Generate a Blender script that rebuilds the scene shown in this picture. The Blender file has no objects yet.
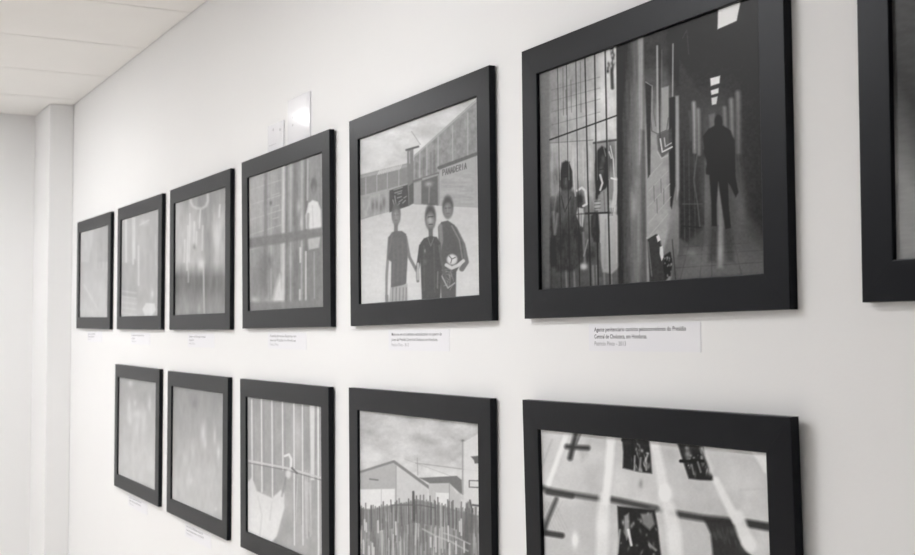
import bpy, math, numpy as np
from mathutils import Matrix, Vector

# ---------------------------------------------------------------- scene basics
sc = bpy.context.scene
col = sc.collection
CAM_Z = 1.55            # camera height above the floor; z values below are measured from it
CEIL = 1.1125           # ceiling above the camera
XB = -6.701             # back wall
XN = 2.6                # wall behind the camera
YO = -5.4               # opposite wall

# ---------------------------------------------------------------- materials
def mat(name, color, rough=0.6, spec=0.5, noise=None, bump=None):
    m = bpy.data.materials.new(name); m.use_nodes = True
    nt = m.node_tree; b = nt.nodes['Principled BSDF']
    b.inputs['Base Color'].default_value = (*color, 1)
    b.inputs['Roughness'].default_value = rough
    b.inputs['Specular IOR Level'].default_value = spec
    if name == 'black_satin_lacquer': b.inputs['Specular Tint'].default_value = (.93, .96, 1, 1)
    tc = nt.nodes.new('ShaderNodeTexCoord')
    if noise:
        n = nt.nodes.new('ShaderNodeTexNoise'); n.inputs['Scale'].default_value = noise[0]; n.inputs['Detail'].default_value = 6
        nt.links.new(tc.outputs['Object'], n.inputs['Vector'])
        r = nt.nodes.new('ShaderNodeMapRange'); r.inputs['To Min'].default_value = 1 - noise[1]; r.inputs['To Max'].default_value = 1 + noise[1]
        nt.links.new(n.outputs['Fac'], r.inputs['Value'])
        v = nt.nodes.new('ShaderNodeVectorMath'); v.operation = 'SCALE'; v.inputs[0].default_value = color
        nt.links.new(r.outputs['Result'], v.inputs['Scale']); nt.links.new(v.outputs['Vector'], b.inputs['Base Color'])
    if bump:
        n = nt.nodes.new('ShaderNodeTexNoise'); n.inputs['Scale'].default_value = bump[0]; n.inputs['Detail'].default_value = 4
        nt.links.new(tc.outputs['Object'], n.inputs['Vector'])
        bp = nt.nodes.new('ShaderNodeBump'); bp.inputs['Strength'].default_value = bump[1]; bp.inputs['Distance'].default_value = 0.001
        nt.links.new(n.outputs['Fac'], bp.inputs['Height']); nt.links.new(bp.outputs['Normal'], b.inputs['Normal'])
    return m

M = {}
M['wall'] = mat('wall_paint', (0.85, 0.85, 0.85), 0.75, 0.25, (2.5, 0.012), (180, 0.15))
M['wall_grey'] = mat('dimmed_wall_paint', (0.50, 0.50, 0.52), 0.75, 0.25, (2.5, 0.012))  # unseen opposite wall, greyed to dim its bounce and reflection in the frames
M['ceiling'] = mat('ceiling_board', (0.90, 0.89, 0.87), 0.85, 0.2, (4, 0.02))
M['gap'] = mat('ceiling_void', (0.25, 0.245, 0.235), 0.9, 0.1)
M['floor'] = mat('floor_tile_glaze', (0.74, 0.69, 0.63), 0.3, 0.5, (3, 0.04))
M['frame'] = mat('black_satin_lacquer', (0.0032, 0.0036, 0.0055), 0.33, 0.155, (30, 0.2), (60, 0.12))
M['board'] = mat('backing_hardboard', (0.12, 0.09, 0.06), 0.8, 0.2)
M['card'] = mat('caption_foam_card', (0.83, 0.83, 0.86), 0.6, 0.3)
M['ink'] = mat('caption_ink', (0.05, 0.05, 0.06), 0.6, 0.3)
M['pale_ink'] = mat('caption_pale_ink', (0.36, 0.36, 0.38), 0.6, 0.3)
M['plastic'] = mat('white_plastic', (0.81, 0.81, 0.84), 0.1, 0.22)
M['grey_plastic'] = mat('grey_plastic', (0.4, 0.4, 0.42), 0.4, 0.5)
M['metal'] = mat('white_enamel', (0.75, 0.75, 0.75), 0.4, 0.5)

def emis(name, colr, s):
    m = bpy.data.materials.new(name); m.use_nodes = True
    nt = m.node_tree; nt.nodes.remove(nt.nodes['Principled BSDF'])
    e = nt.nodes.new('ShaderNodeEmission'); e.inputs['Color'].default_value = (*colr, 1); e.inputs['Strength'].default_value = s
    nt.links.new(e.outputs[0], nt.nodes['Material Output'].inputs['Surface'])
    return m
LIGHT = 29.8
M['diffuser'] = emis('lamp_diffuser', (0.99, 0.99, 1.0), LIGHT)

def print_mat():
    m = bpy.data.materials.new('photo_paper'); m.use_nodes = True
    nt = m.node_tree; b = nt.nodes['Principled BSDF']
    a = nt.nodes.new('ShaderNodeAttribute'); a.attribute_name = 'tone'
    nt.links.new(a.outputs['Color'], b.inputs['Base Color'])
    b.inputs['Roughness'].default_value = 0.33
    b.inputs['Specular IOR Level'].default_value = 0.12
    return m
M['print'] = print_mat()

# ---------------------------------------------------------------- mesh helpers
def link(name, verts, faces, m, parent=None, bevel=0):
    me = bpy.data.meshes.new(name); me.from_pydata([tuple(v) for v in verts], [], faces); me.update()
    me.materials.append(m)
    o = bpy.data.objects.new(name, me); col.objects.link(o)
    if parent: o.parent = parent
    if bevel:
        bm = o.modifiers.new('bevel', 'BEVEL'); bm.width = bevel; bm.segments = 2; bm.limit_method = 'ANGLE'
    return o

class MB:
    def __init__(s): s.v = []; s.f = []
    def box(s, x0, x1, y0, y1, z0, z1):
        n = len(s.v)
        s.v += [(x, y, z) for z in (z0, z1) for y in (y0, y1) for x in (x0, x1)]
        s.f += [tuple(n + i for i in q) for q in ((0, 2, 3, 1), (4, 5, 7, 6), (0, 1, 5, 4), (2, 6, 7, 3), (0, 4, 6, 2), (1, 3, 7, 5))]
        return s
    def disc(s, cx, cz, r, y0, y1, n=20):       # short cylinder whose axis is y
        k = len(s.v)
        for y in (y0, y1):
            s.v += [(cx + r * math.cos(2 * math.pi * i / n), y, cz + r * math.sin(2 * math.pi * i / n)) for i in range(n)]
        s.f += [tuple(k + i for i in range(n)), tuple(k + n + i for i in reversed(range(n)))]
        s.f += [(k + i, k + n + i, k + n + (i + 1) % n, k + (i + 1) % n) for i in range(n)]
        return s
    def build(s, name, m, parent=None, bevel=0): return link(name, s.v, s.f, m, parent, bevel)

def struct(o): o['kind'] = 'structure'; return o
def tag(o, label, cat, group=None):
    o['label'] = label; o['category'] = cat
    if group: o['group'] = group
    return o
def thing(name, loc, label, cat, group=None):
    o = bpy.data.objects.new(name, None); col.objects.link(o); o.location = loc
    o.empty_display_size = 0.05
    return tag(o, label, cat, group)

Z = lambda z: CAM_Z + z
TOP = Z(CEIL)

# ---------------------------------------------------------------- room shell
struct(MB().box(XB - .15, XN + .15, 0, .15, 0, TOP + .12).build('wall_right', M['wall']))
struct(MB().box(XB - .15, XB, YO, 0, 0, TOP + .12).build('wall_back', M['wall']))
struct(MB().box(XB - .15, XN + .15, YO - .15, YO, 0, TOP + .12).build('wall_left', M['wall_grey']))
struct(MB().box(XN, XN + .15, YO, 0, 0, TOP + .12).build('wall_front', M['wall']))
struct(MB().box(XB, -6.293, -.1145, 0, 0, TOP - .002).build('wall_pilaster', M['wall'], bevel=.003))
# ceiling: square-edged boards with thin open joints, backed by the slab
c = MB()
P = 0.6265; g = 0.0028
xs = [-6.136 + P * k for k in range(-1, 15)]
ys = [0.0 - 1.25 * k for k in range(0, 6)]
for i in range(len(xs) - 1):
    for j in range(len(ys) - 1):
        x0, x1 = max(xs[i] + g, XB + .005), min(xs[i + 1] - g, XN)
        y0, y1 = max(ys[j + 1] + g, YO), min(ys[j] - (.003 if j == 0 else g), -.003)
        if x1 - x0 > .02 and y1 - y0 > .02: c.box(x0, x1, y0, y1, TOP, TOP + .012)
struct(c.build('ceiling', M['ceiling']))
struct(MB().box(XB, XN, YO, 0, TOP + .014, TOP + .05).build('ceiling_slab', M['gap']))
# floor of large tiles with joints
f = MB()
n = 0.6
x = XB
while x < XN:
    y = 0
    while y > YO:
        f.box(x + .0015, min(x + n, XN) - .0015, max(y - n, YO) + .0015, y - .0015, -.01, 0)
        y -= n
    x += n
struct(f.build('floor', M['floor']))
struct(MB().box(XB - .1, XN + .1, YO - .1, .1, -.06, -.0101).build('floor_base', M['gap']))
struct(MB().box(XB + .01, XN, -.012, 0, 0, .07).build('baseboard_right', M['wall'], bevel=.002)).location.x = 0.42
struct(MB().box(XB, XB + .012, YO, -.12, 0, .07).build('baseboard_back', M['wall'], bevel=.002))

# ---------------------------------------------------------------- ceiling luminaires (above and behind the viewer's field)
def luminaire(x, y, where):
    t = thing('ceiling_light', (x, y, TOP), 'white surface-mounted ceiling light panel ' + where, 'ceiling light', 'recessed ceiling lights')
    L, W = .60, .11
    fr = MB()
    fr.box(-L, L, -W, -W + .02, -.012, -.001); fr.box(-L, L, W - .02, W, -.012, -.001)
    fr.box(-L, -L + .02, -W + .02, W - .02, -.012, -.001); fr.box(L - .02, L, -W + .02, W - .02, -.012, -.001)
    fr.build('light_frame', M['metal'], t)
    MB().box(-L + .02, L - .02, -W + .02, W - .02, -.018, -.002).build("diffuser", M['diffuser'], t)  # diffuser lowered below the ceiling to spill light onto the upper walls
LAMPS = [(-5.5, -1.2, 'over the far pictures'), (-2.5, -1.25, 'over the near pictures'),
         (-5.5, -2.8, 'of the second row, near the end wall, added for fill'), (-3.5, -2.1, 'in the middle of the second row, added for fill'),  # second and third rows are unseen lamps, added to raise the ambient light
         (-5.5, -4.3, 'of the third row, near the end wall, added for fill'), (-2.9, -4.3, 'in the middle of the third row, added for fill'),
         (1.6, -3.2, 'behind the camera, added for fill')]  # another unseen lamp, added as fill for the near end
for a in LAMPS: luminaire(*a)

# ---------------------------------------------------------------- drawing the grey-tone prints
# Every print is drawn on its own sheet (u along, v up).  The drawing coordinates are
# image pixels; SHEET_TO_PIXEL holds, per print, the camera projection from sheet to pixels.
SHEET_TO_PIXEL = {
 'T1': [18.994, 1.10899, 79.9713, -28.276, -83.9276, 317.27, -0.0888148, 0.00224396],
 'T2': [21.6433, 1.26125, 121.312, -32.8057, -95.6338, 316.542, -0.101153, 0.00286436],
 'T3': [25.0436, 1.26826, 175.134, -38.7534, -110.876, 315.177, -0.11697, 0.00367172],
 'T4': [29.884, 0.323074, 250.063, -47.0865, -132.245, 310.967, -0.13954, 0.00438965],
 'T5': [37.0132, 1.05469, 361.512, -60.1611, -163.55, 304.074, -0.172669, 0.00664425],
 'T6': [49.1045, 2.05786, 542.005, -79.0109, -214.837, 289.733, -0.22909, 0.00855796],
 'T7': [71.755, 3.24139, 896.952, -111.046, -316.384, 259.732, -0.335141, 0.0103455],
 'B2': [21.8531, 1.65742, 118.593, -33.3041, -95.7714, 474.009, -0.102128, 0.00310361],
 'B3': [25.1863, 1.78325, 172.369, -38.7649, -111.217, 498.682, -0.11766, 0.00375624],
 'B4': [30.2039, 0.695983, 248.115, -47.2813, -133.097, 531.532, -0.14104, 0.00439223],
 'B5': [37.4101, 1.23082, 360.958, -59.9965, -165.259, 577.81, -0.174573, 0.00634598],
 'B6': [50.1017, -1.83144, 547.261, -82.4018, -218.917, 651.792, -0.234016, 0.00816012],
}
rng = np.random.default_rng(7)

class Sheet:
    def __init__(s, key, nu, nv, base):
        s.nu, s.nv = nu, nv
        a, b, c_, d, e, f_, g_, h = SHEET_TO_PIXEL[key]
        u = np.linspace(0, 1, nu)[None, :]; v = np.linspace(0, 1, nv)[:, None]
        s.u = u + 0 * v; s.v = v + 0 * u
        w = g_ * s.u + h * s.v + 1
        s.X = (a * s.u + b * s.v + c_) / w; s.Y = (d * s.u + e * s.v + f_) / w
        s.A = np.full((nv, nu), float(base))
    def put(s, mask, val): s.A += mask * (val - s.A)
    def _win(s, x0, x1, y0, y1):
        m = (s.X >= x0) & (s.X <= x1) & (s.Y >= y0) & (s.Y <= y1)
        return m
    def poly(s, pts, val, soft=0.7, a=1.0):
        p = np.array(pts, float); k = 3 * soft
        w = s._win(p[:, 0].min() - k, p[:, 0].max() + k, p[:, 1].min() - k, p[:, 1].max() + k)
        x = s.X[w]; y = s.Y[w]
        if not len(x): return
        ins = np.zeros(len(x), bool); d2 = np.full(len(x), 1e18)
        for i in range(len(p)):
            x0, y0 = p[i]; x1, y1 = p[(i + 1) % len(p)]
            dx, dy = x1 - x0, y1 - y0
            t = np.clip(((x - x0) * dx + (y - y0) * dy) / max(dx * dx + dy * dy, 1e-9), 0, 1)
            d2 = np.minimum(d2, (x - x0 - t * dx) ** 2 + (y - y0 - t * dy) ** 2)
            if dy != 0:
                ins ^= ((y0 > y) != (y1 > y)) & (x < dx * (y - y0) / dy + x0)
        sd = np.sqrt(d2) * np.where(ins, 1, -1)
        m = np.clip(sd / (2 * soft) + .5, 0, 1) * a
        vv = val(x, y) if callable(val) else val
        s.A[w] += m * (vv - s.A[w])
    def line(s, pts, w, val, soft=0.6, a=1.0, w1=None):
        w1 = w if w1 is None else w1
        p = np.array(pts, float); k = max(w, w1) + 3 * soft
        q = s._win(p[:, 0].min() - k, p[:, 0].max() + k, p[:, 1].min() - k, p[:, 1].max() + k)
        x = s.X[q]; y = s.Y[q]
        if not len(x): return
        m = np.zeros(len(x)); n_ = len(p) - 1
        for i in range(n_):
            x0, y0 = p[i]; x1, y1 = p[i + 1]; dx, dy = x1 - x0, y1 - y0
            t = np.clip(((x - x0) * dx + (y - y0) * dy) / max(dx * dx + dy * dy, 1e-9), 0, 1)
            d = np.hypot(x - x0 - t * dx, y - y0 - t * dy)
            ww = w + (w1 - w) * (i + t) / n_
            m = np.maximum(m, np.clip((ww / 2 - d) / (2 * soft) + .5, 0, 1) * np.minimum(1, ww / soft * .9 + .1))
        s.A[q] += m * a * (val - s.A[q])
    def blob(s, x, y, rx, ry, val, a=1.0, rot=0, hard=1.0):
        c_, s_ = math.cos(rot), math.sin(rot)
        dx = s.X - x; dy = s.Y - y
        r2 = ((c_ * dx + s_ * dy) / rx) ** 2 + ((-s_ * dx + c_ * dy) / ry) ** 2
        s.put(np.exp(-r2 ** hard) * a, val)
    def grad(s, f): s.A = f(s.X, s.Y) + 0 * s.A
    def noise(s, cx, cy, amp, seed=0, win=None, octaves=3):
        """smooth value noise with cells of about cx by cy image pixels, optionally only within a polygon mask"""
        r = np.random.default_rng(seed); out = np.zeros_like(s.A); am = 1.0
        for o in range(octaves):
            gx = (s.X - s.X.min()) / cx * 2 ** o; gy = (s.Y - s.Y.min()) / cy * 2 ** o
            G = r.uniform(-1, 1, (int(gy.max()) + 3, int(gx.max()) + 3))
            ix = gx.astype(int); iy = gy.astype(int); fx = gx - ix; fy = gy - iy
            fx = fx * fx * (3 - 2 * fx); fy = fy * fy * (3 - 2 * fy)
            out += am * ((G[iy, ix] * (1 - fx) + G[iy, ix + 1] * fx) * (1 - fy) + (G[iy + 1, ix] * (1 - fx) + G[iy + 1, ix + 1] * fx) * fy)
            am *= .55
        s.A += amp * out * (1 if win is None else win)
    def mask(s, pts, soft=1.0):
        keep = s.A; s.A = np.zeros_like(keep); s.poly(pts, 1.0, soft); m = s.A; s.A = keep
        return m

def lerp(a, b, t): return a + (b - a) * np.clip(t, 0, 1)

GLYPH = {'P': [[(0, 0), (0, 1), (.8, .95), (.8, .55), (0, .5)]], 'A': [[(0, 0), (.45, 1), (.9, 0)], [(.2, .35), (.7, .35)]],
         'N': [[(0, 0), (0, 1), (.85, 0), (.85, 1)]], 'D': [[(0, 0), (0, 1), (.6, .9), (.8, .5), (.6, .1), (0, 0)]],
         'E': [[(.8, 0), (0, 0), (0, 1), (.8, 1)], [(0, .5), (.65, .5)]], 'R': [[(0, 0), (0, 1), (.8, .95), (.8, .55), (0, .5), (.85, 0)]],
         'I': [[(.4, 0), (.4, 1)]]}
def letters(S, text, bl, br, tl, tr, w, val):
    bl, br, tl, tr = map(np.array, (bl, br, tl, tr)); n_ = len(text)
    for i, ch in enumerate(text):
        for st in GLYPH[ch]:
            pts = []
            for (gx, gy) in st:
                t = (i + gx * .78 + .08) / n_
                b_ = bl + (br - bl) * t; t_ = tl + (tr - tl) * t
                pts.append(tuple(b_ + (t_ - b_) * gy))
            S.line(pts, w, val, .35)

def draw_T6():
    S = Sheet('T6', 440, 500, 60)
    Xs, Ys = S.X, S.Y
    # corridor darkness, lighter towards the floor
    S.grad(lambda x, y: lerp(56, 74, (y - 60) / 140) + lerp(0, 22, (y - 215) / 50) - lerp(0, 10, (x - 742) / 20))
    S.blob(715, 190, 40, 60, 100, .42)
    S.blob(712, 120, 30, 26, 96, .35)
    # barred cell front
    S.poly([(530, 40), (617, 20), (617, 320), (530, 320)], lambda x, y: lerp(132, 196, (x - 548) / 62) - lerp(0, 104, (y - 168) / 85), .8)
    S.blob(606, 92, 14, 46, 218, .75); S.blob(580, 120, 18, 30, 184, .4)
    S.poly([(556, 66), (600, 50), (600, 88), (556, 102)], 142, 5, .55)
    S.poly([(530, 40), (549.5, 60), (550.5, 320), (530, 320)], lambda x, y: lerp(118, 92, (y - 70) / 200), 1.2)
    S.poly([(551, 143), (592, 139), (592, 196), (551, 196)], 176, 1.2, .5)
    S.line([(550, 143), (593, 140)], .8, 100, a=.8)
    for yy in (86, 97, 108, 121): S.line([(552, yy + 4), (600, yy - 9)], .8, 108, .6, .55)
    for x0, ya, yb in ((563, 68, 115), (571, 80, 112), (580.5, 62, 112), (566, 90, 115)): S.line([(x0, ya), (x0 + .7, yb)], .9, 92, .5, .6)
    for x0 in (554, 573, 578, 583, 590): S.line([(x0, 146), (x0 + .5, 180)], .9, rng.choice([205, 140]), .7, .5)
    S.noise(6, 10, 10, 3, (Xs < 617) & (Xs > 550))
    S.line([(611.5, 44), (613, 60), (612, 72), (612.6, 88)], 3.2, 56, 1, .9)
    for _ in range(18): S.blob(610 + rng.uniform(-3, 5), rng.uniform(46, 72), 1.3, 1.8, rng.choice([50, 205]), .65)
    S.poly([(549, 266), (617, 258), (617, 320), (549, 320)], 92, 4, .7)
    for x0 in (566, 574, 593, 597, 604, 611): S.line([(x0, 266), (x0 + 1, 290)], 1.6, 140, 1, .7)
    # left figure, clasping the bars
    S.blob(556, 178, 3.4, 14, 96, .8); S.line([(555, 176), (557, 190), (554, 214)], 1.2, 140, .7, .6)
    S.poly([(560, 174), (562, 163), (566, 160.5), (570, 162), (572.6, 170), (573, 186), (569, 195), (563, 195), (560, 186)], 54, 1.1)
    S.blob(566.4, 182, 3, 7, 86, .8); S.line([(563.6, 177), (568.6, 176.4)], 1.3, 50, .6, .8); S.line([(566.2, 178), (565.8, 184)], .8, 108, .5, .6); S.line([(564.4, 189), (568, 188.6)], .8, 58, .5, .7)
    S.poly([(557, 198), (561, 190), (572, 190), (580, 196), (584, 208), (583, 262), (575, 271), (557, 271), (552.5, 238), (554, 212)], lambda x, y: lerp(84, 64, (y - 195) / 40), 2)
    S.blob(566, 206, 3.4, 12, 106, .8); S.line([(561.5, 196), (565, 212), (571, 197)], .8, 48, .6, .7)
    S.line([(553.6, 212), (555, 234), (557.5, 214)], 2.4, 122, 1.1, .75)
    S.noise(3, 14, 8, 5, S.mask([(553, 196), (582, 196), (585, 272), (553, 272)]))
    S.line([(570.6, 163), (573.6, 172), (574.3, 184), (575.6, 196)], 1.3, 186, .6, .85)
    S.blob(580.6, 199, 3.6, 9, 52, .95); S.line([(577.3, 190.6), (582, 187.6), (585.6, 191), (587, 204), (583.5, 206)], 2.2, 202, .6, .95)
    S.poly([(578, 207.5), (583.6, 208.5), (584.4, 216), (583, 227), (580.5, 226), (576.5, 215)], 170, .8)
    for dx in (0, 1.5, 3): S.line([(578.7 + dx, 213), (578.3 + dx, 228)], .6, 88, .4, .8)
    S.line([(583.5, 233), (585, 262)], 2.4, 130, 1, .7); S.blob(584, 266.5, 3.6, 3.4, 186, .95, hard=1.5); S.line([(588, 240), (584, 256)], 1.2, 130)
    # right figure
    S.poly([(594, 143), (607, 139.5), (616, 140.5), (616, 200), (594, 200)], 104, 1.5, .6)
    S.line([(594, 143), (616, 140)], 2, 62, .7, .8); S.line([(596, 147), (596, 180)], 1, 60, .6, .7)
    S.poly([(595, 165), (597, 151), (602, 146), (607, 149), (609.5, 160), (609, 178), (606, 190), (597, 196), (595.4, 182)], 48, 1.1)
    S.blob(603.5, 159, 2.6, 5, 92, .8); S.line([(604, 148), (606, 156)], 1, 150, .6, .7)
    S.blob(601.5, 171, 3, 8, 92, .85); S.line([(600, 169.6), (603.6, 169)], 1, 50, .5, .8); S.line([(600.4, 175), (602.6, 183), (600.4, 190)], 2, 196, .6, .95)
    S.poly([(600.4, 192), (608, 187), (610, 213), (600.5, 214)], 138, 1, .9); S.line([(604, 192), (605, 212)], 1, 88, .6, .6)
    S.blob(611, 158, 3.4, 14, 66, .75)
    S.poly([(600, 213.5), (612, 212), (619.5, 216), (620.5, 266), (612, 274), (603, 272), (599, 256)], lambda x, y: lerp(176, 150, (y - 215) / 55), 1.1)
    S.line([(606, 220), (605, 268)], 1.6, 132, 1, .5); S.line([(616.5, 222), (617, 262)], 1.2, 190, .9, .5)
    S.poly([(591, 216), (598, 210), (600, 232), (599.6, 243), (594, 242), (591, 232)], 60, 1)
    S.line([(597, 194), (596, 212), (593.5, 226)], 2.8, 70, .9, .9); S.line([(599.4, 244), (600.4, 276)], 2.4, 84, 1, .85)
    # bars
    for x0, y0, x1, w in ((557.7, 60, 561.5, .9), (566.6, 56, 570, 1.0), (575.9, 54, 580, 1.2), (585, 52, 591, 1.5), (594.8, 48, 598.5, 1.6), (605.2, 44, 610.5, 1.7)):
        S.line([(x0, y0), (x0 + (x1 - x0) * .5, 180), (x1, 292)], w, 44, .45, .85 if x0 > 580 else .62)
        S.line([(x0 + .9, y0), (x0 + .9 + (x1 - x0) * .5, 180)], .5, 190, .4, .45)
    S.line([(550, 139.8), (617, 115.5)], 1.5, 52, .5, .95)
    S.line([(586, 213.5), (612, 212.6)], 2, 54, .5, .9); S.line([(572, 215), (587, 213.5)], 1.3, 72, .6, .7)
    # arm, wrist band and hands of the right figure in front of the bars
    S.line([(610.5, 146), (613.5, 160), (614.4, 177)], 1.1, 206, .5, .9); S.line([(609.4, 152), (611.6, 158)], 1.6, 196, .5, .8)
    S.line([(615.8, 179), (615.8, 190), (614.4, 203)], 4.2, 190, .6, .97); S.line([(611.6, 178.2), (617.8, 179.8)], 1.8, 216, .5)
    S.blob(613.4, 208, 3.6, 6.4, 190, .97, hard=2)
    for dx in (-2.4, -.9, .6): S.line([(612.8 + dx, 208), (612.2 + dx, 215.5)], .6, 96, .35, .85)
    S.blob(597.4, 205.5, 3.2, 6, 168, .97, hard=2)
    for yy in (201.5, 205, 208.5): S.line([(594.8, yy), (600.4, yy - .5)], .8, 74, .4, .85)
    # steel post
    S.poly([(616.5, 10), (648, 10), (647, 320), (619.5, 320)], lambda x, y: lerp(52, 128, (x - 618) / 20) * lerp(1, .93, (y - 200) / 80) + lerp(0, -22, (120 - y) / 60), .8)
    S.poly([(616.3, 10), (621.5, 10), (623.5, 320), (618.5, 320)], 56, 1, .85)
    S.poly([(638, 10), (643.3, 10), (642.5, 150), (639.5, 165)], 158, .9, .75)
    S.poly([(641.5, 130), (647.5, 130), (647, 320), (641, 320)], 84, 2, .7)
    S.noise(2.5, 26, 7, 9, S.mask([(619, 20), (646, 20), (646, 300), (621, 300)]))
    S.blob(634, 206, 3.2, 12, 160, .75); S.blob(637, 183, 2.5, 6, 142, .6); S.blob(632, 195, 2, 5, 138, .5)
    # wall between post and corridor
    S.poly([(643.5, 10), (679, 10), (679, 250), (660, 320), (648, 320)], lambda x, y: lerp(66, 156, (y - 60) / 80) - lerp(0, 34, (x - 666) / 10), 1)
    S.noise(7, 7, 6, 12, S.mask([(645, 40), (678, 30), (670, 270), (648, 290)]))
    S.poly([(645.5, 82), (651.5, 84), (650.5, 175), (648, 178)], 56, .8, .9)
    S.line([(645.8, 82), (652.5, 86), (651.5, 138)], .8, 150, .5)
    S.line([(657.4, 46), (657.6, 120), (658.5, 150)], 1.8, 168, .5, .9); S.line([(660, 44), (660, 130), (661, 150)], 1.1, 58, .5, .9)
    S.line([(662, 50), (662, 110)], .7, 130, .5, .6)
    S.poly([(661.5, 88), (669, 86), (668.5, 146), (663, 150)], 158, .8, .95)
    S.line([(651, 120), (652, 131), (658, 134), (667, 130), (668.5, 118)], .9, 90, .5, .9)
    S.line([(655, 90), (654, 112), (656, 126)], .8, 96, .5, .8)
    S.line([(673.2, 44), (672.8, 96)], 1.3, 172, .6, .9)
    S.poly([(669.5, 98), (675.5, 97), (675.5, 186), (672, 209), (670.5, 206), (669, 150)], 50, .8, .95)
    S.poly([(675.6, 96), (679.3, 95.5), (680, 188), (677, 200)], 166, .9, .8)
    S.poly([(657, 135), (672, 128), (672.5, 149), (662, 158), (658, 150)], 84, .8, .8)
    S.line([(660.5, 139), (662.5, 152), (672.2, 147)], 1.4, 208, .45)
    S.line([(664.5, 138), (665.5, 146.5), (671.5, 143)], 1, 190, .45); S.line([(657.8, 152), (661.5, 158.5), (668, 155.5)], 1.1, 178, .45)
    for (a_, b_) in (((649, 191), (668, 171)), ((649, 223), (671, 197)), ((648, 207), (670, 184)), ((649, 237), (668, 214)), ((650, 176), (662, 163))):
        S.line([a_, b_], .9, 174, .5, .75)
    for (a_, b_) in (((654, 186), (654.5, 201)), ((661, 179), (661.5, 193)), ((657, 199), (657.5, 213)), ((664, 189), (664, 204))): S.line([a_, b_], .8, 90, .5, .6)
    S.poly([(663, 254), (676, 203), (679.5, 210), (677, 283), (666, 262)], lambda x, y: lerp(132, 92, (y - 215) / 60), 1.6, .9)
    S.poly([(647.5, 239), (656, 233), (660, 238), (668, 278), (660, 290), (650, 290)], 64, 1, .95)
    S.line([(647.5, 238), (657, 232.5)], 2, 165, .6, .9)
    S.line([(648.3, 242), (652, 276)], 1, 130, .6, .7)
    S.poly([(656.5, 236.5), (659, 234.5), (661, 240), (658, 242)], 208, .5); S.poly([(660, 247), (662.8, 246), (664, 257), (661.8, 261), (660, 254)], 204, .5)
    S.poly([(664, 256), (670, 252), (672.5, 262), (671, 276), (666, 279), (664, 268)], 44, 1)
    for _ in range(26): S.blob(668 + rng.uniform(-3.2, 3.8), rng.uniform(253, 278), .8, 1.2, rng.choice([150, 120, 30]), .7)
    S.line([(672.5, 240), (676, 282)], 1, 60, .6, .8)
    # corridor: dark gate, doorways, lamps
    S.poly([(679.5, 60), (704, 100), (703.5, 246), (690, 246), (680, 238)], lambda x, y: lerp(70, 56, (y - 110) / 60), 1.6, .85)
    for x0, ya, yb, w, vv in ((694, 103, 152, 2.1, 186), (698.4, 110, 154, 2.4, 150), (724.6, 108, 128, 2.2, 132), (731.4, 100, 136, 3, 134), (738.4, 93, 152, 4, 124), (690.5, 112, 140, 1.2, 100)):
        S.line([(x0, ya), (x0 + .6, (ya + yb) / 2), (x0 + .8, yb)], w * 1.25, vv, 1.9, 1, w * .9)
    S.line([(683, 38), (687, 30), (689, 54)], .8, 84, .6, .7)
    for x0 in (684, 689, 694.5): S.line([(x0, 150), (x0 + 1, 244)], 1.0, 92, .7, .5)
    S.line([(683, 204), (703, 204)], 1, 98, .6, .6); S.line([(683, 226), (703, 228)], 1.2, 40, .6, .7)
    S.line([(697, 156), (694, 180), (698, 206), (700, 226)], 1.2, 112, .7, .6)
    S.line([(704, 150), (703.5, 246)], 2, 48, .8, .9)
    S.poly([(718.4, 8.1), (741.8, -4), (736.8, 20.8), (717.8, 29.2)], 246, .5)
    S.poly([(710.5, 78.4), (720.3, 75.7), (719.7, 83.2), (711, 86)], 236, .5)
    S.poly([(711, 90.5), (718.8, 88), (718.6, 93), (711.6, 95)], 226, .5)
    S.poly([(711.6, 98), (717.8, 96.4), (716.6, 104), (712.2, 105)], 216, .5)
    S.poly([(709, 115), (715, 113), (715.5, 128), (710, 130)], 118, 1.2, .8)
    # floor with paler joints
    S.poly([(684, 246), (704, 226), (735, 222), (764, 250), (768, 300), (676, 310)], lambda x, y: lerp(86, 108, (y - 236) / 40), 3, .8)
    for (a_, b_) in (((690, 240), (680, 282)), ((703, 238), (700, 280)), ((712, 236), (712, 278)), ((733, 236), (742, 276)), ((678, 256), (765, 250)), ((684, 247), (750, 243)), ((676, 268), (766, 262))):
        S.line([a_, b_], .9, 76, .6, .6)
    S.blob(692, 253, 6, 4, 128, .7); S.blob(706, 252, 4, 7, 112, .5)
    S.poly([(716, 178), (721, 178), (724, 225), (723, 268), (717.5, 268), (718.5, 228)], 132, 1.8, .85); S.blob(712, 150, 22, 42, 112, .3)
    S.blob(720.4, 252, 2.4, 10, 158, .85); S.blob(720, 232, 2, 10, 142, .6)
    S.blob(707, 196, 5, 34, 118, .6); S.blob(741, 210, 7, 26, 112, .5); S.blob(700, 262, 10, 8, 120, .5); S.blob(736, 258, 8, 8, 110, .4)
    # walking guard in silhouette
    S.blob(718.6, 122, 4.0, 7, 40, .95, hard=2.5)
    S.poly([(703.5, 136), (709, 129), (716, 125), (724, 126), (731, 131), (734.5, 141), (735.5, 178), (738.5, 192), (736, 197), (731, 186), (728, 182), (728.6, 205), (731, 228), (725.8, 229), (722, 205), (718.5, 182),
            (716.5, 205), (716.8, 226), (712.2, 226), (711.6, 200), (709.8, 175), (706.5, 174), (705.5, 160)], 42, 1.1, .97)
    S.poly([(711.5, 226), (718, 226), (716.5, 262), (708, 262)], 66, 2, .6); S.poly([(724.5, 229), (731.5, 228), (735, 262), (727, 262)], 66, 2, .6)
    S.blob(705.8, 163, 1.7, 4.6, 98, .9)
    S.poly([(742, 60), (770, 30), (770, 240), (748, 215), (740, 160)], 58, 4, .7)
    S.line([(738.5, 155), (742, 190)], 1.3, 90, .8, .6)
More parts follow.
